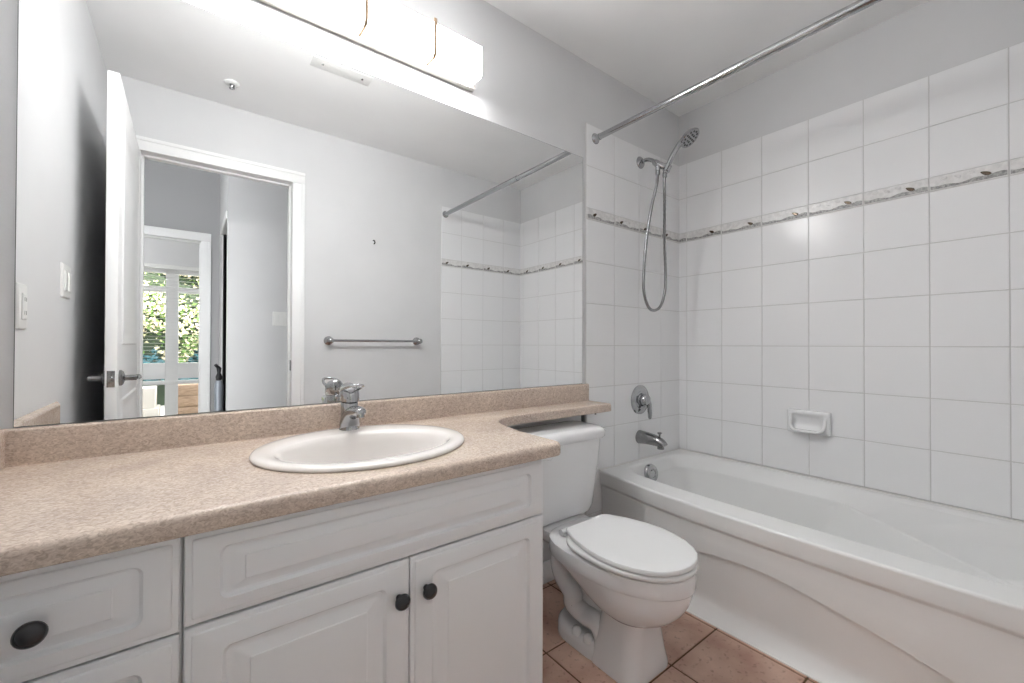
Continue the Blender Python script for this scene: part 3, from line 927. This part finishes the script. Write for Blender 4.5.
# ------------------------------------------------------------------ bathtub
tub = thing('bathtub', 'white alcove bathtub with a curved apron along the tiled wall', 'bathtub', (1.95, -0.76, 0))
TY0, TY1 = -0.0075, YN + 0.0075
XB = XR - 0.0075
XO = [(0.0, 1.606), (-0.14, 1.587), (-0.30, 1.565), (-0.46, 1.552), (-0.65, 1.547), (-0.9, 1.547), (-1.12, 1.551), (-1.33, 1.560), (-1.53, 1.574)]
ZA = [(0.0, 0.18), (-0.3, 0.222), (-0.52, 0.247), (-0.64, 0.261), (-0.78, 0.264), (-0.94, 0.241), (-1.085, 0.212), (-1.21, 0.179), (-1.36, 0.135), (-1.53, 0.10)]
ZT = 0.430
bm = BM()
NY = 90
cols = []
for i in range(NY + 1):
    y = TY0 + (TY1 - TY0) * i / NY
    x = interp(XO, y); za = interp(ZA, y)
    zt = 0.062
    xr = 1.598
    row = [(x + 0.010, ZT), (x + 0.0075, ZT), (x + 0.0035, ZT - 0.0012), (x + 0.001, ZT - 0.004), (x, ZT - 0.008), (x + 0.0002, ZT - 0.011), (x + 0.002, ZT - 0.035), (x + 0.0035, ZT - 0.060), (x + 0.0045, ZT - 0.064), (x + 0.0075, ZT - 0.070), (x + 0.0115, ZT - 0.075), (x + 0.0125, ZT - 0.079),
           (x + 0.017, (ZT - 0.072 + za) / 2), (x + 0.018, za + 0.004), (x + 0.019, za), (x + 0.026, za - 0.003)]
    for k in range(1, 7):
        t = k / 6.0
        row.append((x + 0.026 + (xr - x - 0.026) * (t ** 0.8), za - 0.003 + (zt - za + 0.003) * t))
    row += [(1.594, 0.045), (1.582, 0.022), (1.570, 0.006), (1.564, 0.0)]
    cols.append([Vector((px, y, pz)) for px, pz in row])
loft(bm, cols, False, False, closed=False)
# rim and basin
N = 128
CXT, CYT = 1.93, -0.76
def ring(z, xf, xb, yd, yh, n, bow=0.0, cutline=None, ins=0.0):
    out = []
    for k in range(N):
        t = 2 * math.pi * k / N
        c, s = math.cos(t), math.sin(t)
        q = 1 / max(abs(c), abs(s)) if n is None else (abs(c) ** n + abs(s) ** n) ** (-1 / n)
        dx = (xb - CXT) if c > 0 else (CXT - xf)
        dy = (yd - CYT) if s > 0 else (CYT - yh)
        x, y = CXT + dx * c * q, CYT + dy * s * q
        if bow is None:
            if c < 0: 
                w = abs(c) * q
                x = CXT + (x - CXT) * (CXT - (interp(XO, y) + 0.010)) / (CXT - 1.5)
        elif bow and c < 0:
            x += bow * (interp(XO, y) - 1.515) * (abs(c) * q)
        if cutline:
            (ax, ay), (bx, by) = cutline
            nx, ny = (by - ay), -(bx - ax)
            ln = math.hypot(nx, ny); nx /= ln; ny /= ln
            if (CXT - ax) * nx + (CYT - ay) * ny < 0: nx, ny = -nx, -ny
            d0 = (CXT - ax) * nx + (CYT - ay) * ny
            dP = (x - ax) * nx + (y - ay) * ny
            if dP < ins:
                kk = (d0 - ins) / (d0 - dP)
                x, y = CXT + (x - CXT) * kk, CYT + (y - CYT) * kk
        out.append((x, y, z))
    return out
CL = ((2.30, -0.70), (1.80, -1.345))
rg = [ring(ZT, 1.5, XB, TY0, TY1, None, bow=None),
      ring(ZT + 0.0005, 1.635, 2.279, -0.043, -1.467, 9, bow=0.8),
      ring(ZT + 0.0005, 1.638, 2.276, -0.046, -1.464, 9, bow=0.8),
      ring(ZT - 0.003, 1.643, 2.270, -0.052, -1.458, 8, bow=0.8),
      ring(ZT - 0.012, 1.650, 2.263, -0.060, -1.450, 7, bow=0.8),
      ring(0.372, 1.668, 2.230, -0.084, -1.421, 6, bow=0.5, cutline=CL, ins=-0.016),
      ring(0.373, 1.670, 2.228, -0.086, -1.419, 6, bow=0.5, cutline=CL, ins=-0.012),
      ring(0.374, 1.671, 2.226, -0.0865, -1.418, 6, bow=0.5, cutline=CL, ins=-0.006),
      ring(0.370, 1.672, 2.224, -0.087, -1.417, 6, bow=0.5, cutline=CL, ins=0.0),
      ring(0.360, 1.676, 2.222, -0.090, -1.412, 6, bow=0.5, cutline=CL, ins=0.004),
      ring(0.343, 1.680, 2.219, -0.096, -1.402, 6, bow=0.4, cutline=CL, ins=0.010),
      ring(0.30, 1.695, 2.210, -0.112, -1.37, 5.5, bow=0.3, cutline=CL, ins=0.035),
      ring(0.16, 1.735, 2.185, -0.150, -1.30, 5, cutline=CL, ins=0.095),
      ring(0.11, 1.755, 2.165, -0.170, -1.26, 4.5, cutline=CL, ins=0.13),
      ring(0.088, 1.79, 2.13, -0.21, -1.20, 4, cutline=CL, ins=0.18),
      ring(0.082, 1.86, 2.02, -0.40, -1.00, 3)]
loft(bm, rg, False, True)
obj('shell', bm, M_tub, tub, smooth=32)
bm = BM()
lathe(bm, (1.898, -0.098, 0.385), (0, -1, 0.22), [(0.046, -0.01), (0.047, 0.004), (0.042, 0.011), (0.022, 0.014), (0.020, 0.011), (0.0, 0.011)], 28)
lathe(bm, (1.898, -0.110, 0.402), (0, -1, 0.22), [(0.004, 0), (0.004, 0.003), (0, 0.004)], 10)
obj('overflow_plate', bm, M_chrome, tub, smooth=50)
bm = BM()
tube(bm, [(1.602, -0.0085, ZT + 0.001), (XB - 0.002, -0.0085, ZT + 0.001), (XB - 0.002, TY1 + 0.002, ZT + 0.001)], 0.0042, 8)
tube(bm, [(1.562, TY0, 0.001), (1.562, TY1, 0.001)], 0.0035, 8)
obj('caulk_bead', bm, M_caulk, tub, smooth=50)

# ------------------------------------------------------------------ shower fittings
Y0 = -T
va = thing('shower_valve', 'round chrome shower valve with a lever on the back tiles', 'valve', (1.928, Y0, 0.752))
bm = BM()
lathe(bm, (1.928, Y0, 0.752), (0, -1, 0), [(0.078, 0), (0.078, 0.003), (0.072, 0.008), (0.050, 0.013), (0.046, 0.010), (0.036, 0.012), (0.034, 0.020)], 40)
obj('escutcheon', bm, M_chrome, va, smooth=40)
bm = BM()
lathe(bm, (1.928, Y0 - 0.015, 0.752), (0, -1, 0), [(0.030, 0), (0.031, 0.018), (0.027, 0.034), (0.015, 0.041), (0, 0.042)], 28)
tube(bm, spline([(1.938, Y0 - 0.036, 0.758), (1.950, Y0 - 0.044, 0.728), (1.952, Y0 - 0.046, 0.69), (1.950, Y0 - 0.048, 0.652)], 5), [0.017, 0.016, 0.015, 0.014, 0.0135, 0.013, 0.0125, 0.012, 0.0115, 0.0115, 0.0115, 0.0115, 0.0115, 0.0105, 0.009, 0.006], 14)
obj('lever', bm, M_chrome, va, smooth=50)
spt = thing('tub_spout', 'satin metal tub spout with a diverter knob below the valve', 'spout', (1.926, Y0, 0.553))
bm = BM()
pth = spline([(1.926, Y0, 0.553), (1.926, Y0 - 0.05, 0.553), (1.926, Y0 - 0.105, 0.549), (1.926, Y0 - 0.135, 0.540), (1.926, Y0 - 0.146, 0.528)], 5)
n = len(pth)
tube(bm, pth, [0.036 - 0.014 * min(1, i / (n * 0.75)) for i in range(n)], 24)
lathe(bm, (1.926, Y0 - 0.128, 0.542), (0, 0, -1), [(0.017, 0), (0.017, 0.03), (0.013, 0.03), (0.012, 0.02)], 20)
obj('body', bm, M_satin, spt, smooth=50)
bm = BM()
lathe(bm, (1.926, Y0 - 0.122, 0.562), (0, 0, 1), [(0.0045, -0.01), (0.004, 0.022), (0.011, 0.030), (0.011, 0.033), (0.0, 0.035)], 16)
obj('diverter_knob', bm, M_satin, spt, smooth=50)
ar = thing('wall_shower_outlet', 'short chrome shower arm with a holder on the back tiles', 'shower outlet', (1.93, Y0, 2.03))
bm = BM()
lathe(bm, (1.93, Y0, 2.03), (0, -1, 0), [(0.032, 0), (0.032, 0.003), (0.026, 0.010), (0.013, 0.014), (0.012, 0.016)], 28)
obj('flange', bm, M_chrome, ar, smooth=45)
bm = BM()
tube(bm, spline([(1.93, Y0, 2.03), (1.922, -0.05, 2.028), (1.908, -0.09, 2.010), (1.895, -0.128, 1.978)], 6), 0.0105, 14)
obj('arm', bm, M_chrome, ar, smooth=50)
bm = BM()
lathe(bm, (1.897, -0.122, 1.983), (-0.2, -0.75, -0.65), [(0.013, -0.006), (0.016, 0), (0.017, 0.022), (0.013, 0.030)], 20)
tube(bm, [(1.893, -0.135, 1.972), (1.907, -0.158, 1.955), (1.916, -0.168, 1.952)], [0.015, 0.016, 0.017], 16)
lathe(bm, (1.920, -0.176, 1.942), (0.22, -0.30, 0.92), [(0.013, -0.018), (0.0185, -0.016), (0.0195, 0.014), (0.0145, 0.017)], 20)
lathe(bm, (1.890, -0.142, 1.962), (0, 0, -1), [(0.012, 0), (0.012, 0.028), (0.009, 0.032)], 16)
obj('holder', bm, M_chrome, ar, smooth=50)
hs = thing('hand_shower', 'chrome hand shower resting in its holder with a looped metal hose', 'shower head', (1.920, -0.176, 1.942))
bm = BM()
hp = spline([(1.914, -0.168, 1.918), (1.922, -0.180, 1.955), (1.934, -0.203, 2.010), (1.950, -0.226, 2.053), (1.968, -0.246, 2.080)], 6)
tube(bm, hp, [0.0125] * 4 + [0.013] * 13 + [0.014, 0.0145, 0.015, 0.016, 0.017, 0.018, 0.019, 0.02], 16)
HC = Vector((1.981, -0.262, 2.082)); HN = Vector((0.10, -0.60, -0.72)).normalized()
lathe(bm, HC - HN * 0.012, HN, [(0.0, -0.016), (0.020, -0.014), (0.040, -0.004), (0.051, 0.008), (0.053, 0.016), (0.050, 0.020), (0.0, 0.0195)], 36)
obj('handle', bm, M_chrome, hs, smooth=45)
bm = BM()
a_, b_ = frame(HN)
fc = HC + HN * 0.0075
for rr_, cnt in ((0.0, 1), (0.019, 6), (0.037, 12)):
    for k in range(cnt):
        an = 2 * math.pi * k / max(cnt, 1)
        lathe(bm, fc + (a_ * math.cos(an) + b_ * math.sin(an)) * rr_, HN, [(0.0055, 0), (0.0052, 0.002), (0.003, 0.0032)], 10)
obj('spray_nozzles', bm, M_rubber, hs, smooth=40)
bm = BM()
hose = spline([(1.890, -0.142, 1.935), (1.882, -0.140, 1.86), (1.872, -0.115, 1.74), (1.860, -0.095, 1.58), (1.853, -0.085, 1.42), (1.858, -0.082, 1.32), (1.895, -0.082, 1.245), (1.945, -0.085, 1.228), (1.998, -0.088, 1.255), (2.028, -0.092, 1.33), (2.030, -0.096, 1.42), (1.992, -0.115, 1.60), (1.945, -0.145, 1.78), (1.920, -0.160, 1.86), (1.913, -0.167, 1.925)], 14)
rads = [0.0078 if (i % 2) else 0.0070 for i in range(len(hose))]
tube(bm, hose, rads, 12)
lathe(bm, (1.914, -0.1665, 1.895), (0, 0, 1), [(0.009, 0), (0.0115, 0.004), (0.0115, 0.024), (0.009, 0.028)], 16)
lathe(bm, (1.890, -0.142, 1.91), (0, 0, 1), [(0.009, 0), (0.0115, 0.004), (0.0115, 0.022)], 16)
obj('hose', bm, M_satin, hs, smooth=50)

rod = thing('shower_curtain_rod', 'straight chrome shower curtain rod above the tub edge', 'curtain rod', (1.571, -0.76, 2.052))
bm = BM()
tube(bm, [(1.571, Y0 - 0.004, 2.052), (1.571, YN + T + 0.004, 2.052)], 0.0140, 20)
obj('rod', bm, M_chrome, rod, smooth=50)
bm = BM()
tube(bm, [(1.571, -0.62, 2.052), (1.571, YN + T + 0.03, 2.052)], 0.0156, 20)
obj('sleeve', bm, M_chrome, rod, smooth=50)
for y, s in ((Y0, -1), (YN + T, 1)):
    bm = BM()
    lathe(bm, (1.571, y, 2.052), (0, s, 0), [(0.026, 0), (0.026, 0.003), (0.020, 0.010), (0.0155, 0.014), (0.0155, 0.03)], 24)
    obj('flange', bm, M_chrome, rod, smooth=45)

# soap dish
sd = thing('soap_dish', 'white ceramic soap dish fixed to the tiles above the tub', 'soap dish', (XR - T, -0.667, 0.686))
bm = BM()
y0, y1, z0, z1 = -0.752, -0.582, 0.634, 0.741
pl = lambda u, d, z: Vector((XR - T - d, u, z))
panel(bm, pl, y0, y1, z0, z1, [(0, 0, .005), (0, 0.018, .005), (0.003, 0.022, .006), (0.012, 0.023, .014), (0.020, 0.019, .018), (0.028, 0.008, .020), (0.042, 0.004, .018)])
# tray: U shaped lip along the bottom, rising at both ends
lip = []
ya, yb, zb, rc = y0 + 0.017, y1 - 0.017, z0 + 0.014, 0.030
side = [(z1 - 0.024, 0.018), (z1 - 0.036, 0.024), (zb + rc + 0.012, 0.032), (zb + rc, 0.038)]
lip += [(ya, z, d) for z, d in side]
lip += [(ya + rc - rc * math.cos(R(a)), zb + rc - rc * math.sin(R(a)), 0.038 + 0.012 * a / 90) for a in (15, 30, 45, 60, 75, 90)]
lip += [((ya + yb) / 2, zb, 0.052)]
lip += [(yb - rc + rc * math.cos(R(a)), zb + rc - rc * math.sin(R(a)), 0.038 + 0.012 * a / 90) for a in (90, 75, 60, 45, 30, 15)]
lip += [(yb, z, d) for z, d in reversed(side)]
tube(bm, [pl(u, d, z) for u, z, d in lip], 0.0068, 12)
loft(bm, [[pl(u, 0.010, z0 + 0.008 + (z - z0 - 0.014)) for u, z, d in lip], [pl(u, d, z - 0.006) for u, z, d in lip], [pl(u, d, z + 0.002) for u, z, d in lip], [pl(u, 0.006, z + 0.004) for u, z, d in lip]], False, False, closed=False)
obj('dish', bm, M_ceramic, sd, smooth=50)

# ------------------------------------------------------------------ small wall fittings seen in the mirror
tb = thing('towel_bar', 'chrome towel bar on the grey wall beside the doorway', 'towel bar', (1.04, YN, 1.068))
bm = BM()
tube(bm, [(0.722, YN + 0.062, 1.068), (1.336, YN + 0.062, 1.068)], 0.0085, 16)
obj('bar', bm, M_chrome, tb, smooth=50)
for x in (0.722, 1.336):
    bm = BM()
    lathe(bm, (x, YN, 1.068), (0, 1, 0), [(0.029, 0), (0.029, 0.006), (0.022, 0.012), (0.012, 0.02), (0.012, 0.045), (0.018, 0.052), (0.018, 0.070), (0.010, 0.077), (0, 0.078)], 24)
    obj('post', bm, M_chrome, tb, smooth=45)
bm = BM()
tube(bm, spline([(1.012, YN, 1.765), (1.012, YN + 0.02, 1.762), (1.016, YN + 0.026, 1.748), (1.012, YN + 0.016, 1.738)], 4), 0.004, 8)
tag(obj('wall_hook', bm, M_dark, loc=(1.012, YN, 1.765)), 'tiny dark hook on the wall above the towel bar', 'hook')

def wall_plate(name, label, cat, plane, u0, u1, z0, z1, gangs, style, loc, group=None):
    t = thing(name, label, cat, loc, group)
    bm = BM()
    panel(bm, plane, u0, u1, z0, z1, [(0, 0, .003), (0, 0.003, .003), (0.003, 0.0065, .004), (0.006, 0.007, .004)])
    obj('plate', bm, M_plate, t)
    gw = (u1 - u0) / gangs
    for g in range(gangs):
        c = u0 + gw * (g + 0.5); zc = (z0 + z1) / 2
        bm = BM()
        panel(bm, plane, c - 0.0165, c + 0.0165, zc - 0.033, zc + 0.033, [(0, 0.006, .002), (0, 0.009, .002), (0.002, 0.0105, .002), (0.004, 0.0108, .002)])
        if style == 'outlet':
            o = obj('receptacle', bm, M_plate, t)
            for dz in (-0.017, 0.017):
                b2 = BM()
                for du in (-0.0065, 0.0065):
                    panel(b2, plane, c + du - 0.0012, c + du + 0.0012, zc + dz - 0.004, zc + dz + 0.006, [(0, 0.010, .0005), (0, 0.0111, .0005)])
                obj('slots', b2, M_dark, o)
        else:
            o = obj('rocker', bm, M_plate, t)
    return t
lw = lambda u, d, z: Vector((XL + d, u, z))
hw_ = lambda u, d, z: Vector((u, HYA + d, z))
wall_plate('light_switch', 'white two-gang rocker switch plate on the left wall beside the open door', 'switch', lw, -0.728, -0.612, 1.198, 1.312, 2, 'switch', (XL, -0.67, 1.255))
wall_plate('wall_outlet', 'white outlet plate on the left wall close to the mirror', 'outlet', lw, -0.232, -0.160, 1.08, 1.194, 1, 'outlet', (XL, -0.196, 1.137))
wall_plate('light_switch', 'white two-gang switch plate on the hallway wall seen through the doorway', 'switch', hw_, 0.536, 0.652, 1.193, 1.307, 2, 'switch', (0.594, HYA, 1.25))

sk = thing('sprinkler', 'small white round sprinkler head on the ceiling', 'sprinkler', (0.171, -1.262, ZC))
bm = BM()
lathe(bm, (0.171, -1.262, ZC), (0, 0, -1), [(0.036, 0), (0.036, 0.003), (0.030, 0.009), (0.016, 0.012), (0.014, 0.006)], 28)
obj('escutcheon', bm, M_plate, sk, smooth=45)
bm = BM()
lathe(bm, (0.171, -1.262, ZC - 0.006), (0, 0, -1), [(0.010, 0), (0.009, 0.012), (0.004, 0.018), (0.004, 0.020), (0.013, 0.021), (0.013, 0.023), (0, 0.024)], 20)
obj('head', bm, M_satin, sk, smooth=45)
cp = thing('ceiling_plate', 'flat white screwed cover plate on the ceiling', 'cover plate', (0.6, -0.80, ZC))
bm = BM()
panel(bm, lambda u, d, z: Vector((u, z, ZC - d)), 0.46, 0.745, -0.852, -0.765, [(0, 0, .004), (0, 0.0018, .004), (0.002, 0.0032, .005)])
obj('plate', bm, M_plate, cp)
for x in (0.51, 0.70):
    bm = BM(); lathe(bm, (x, -0.808, ZC - 0.003), (0, 0, -1), [(0.006, 0), (0.005, 0.003), (0, 0.0035)], 14)
    obj('screw', bm, M_satin, cp)
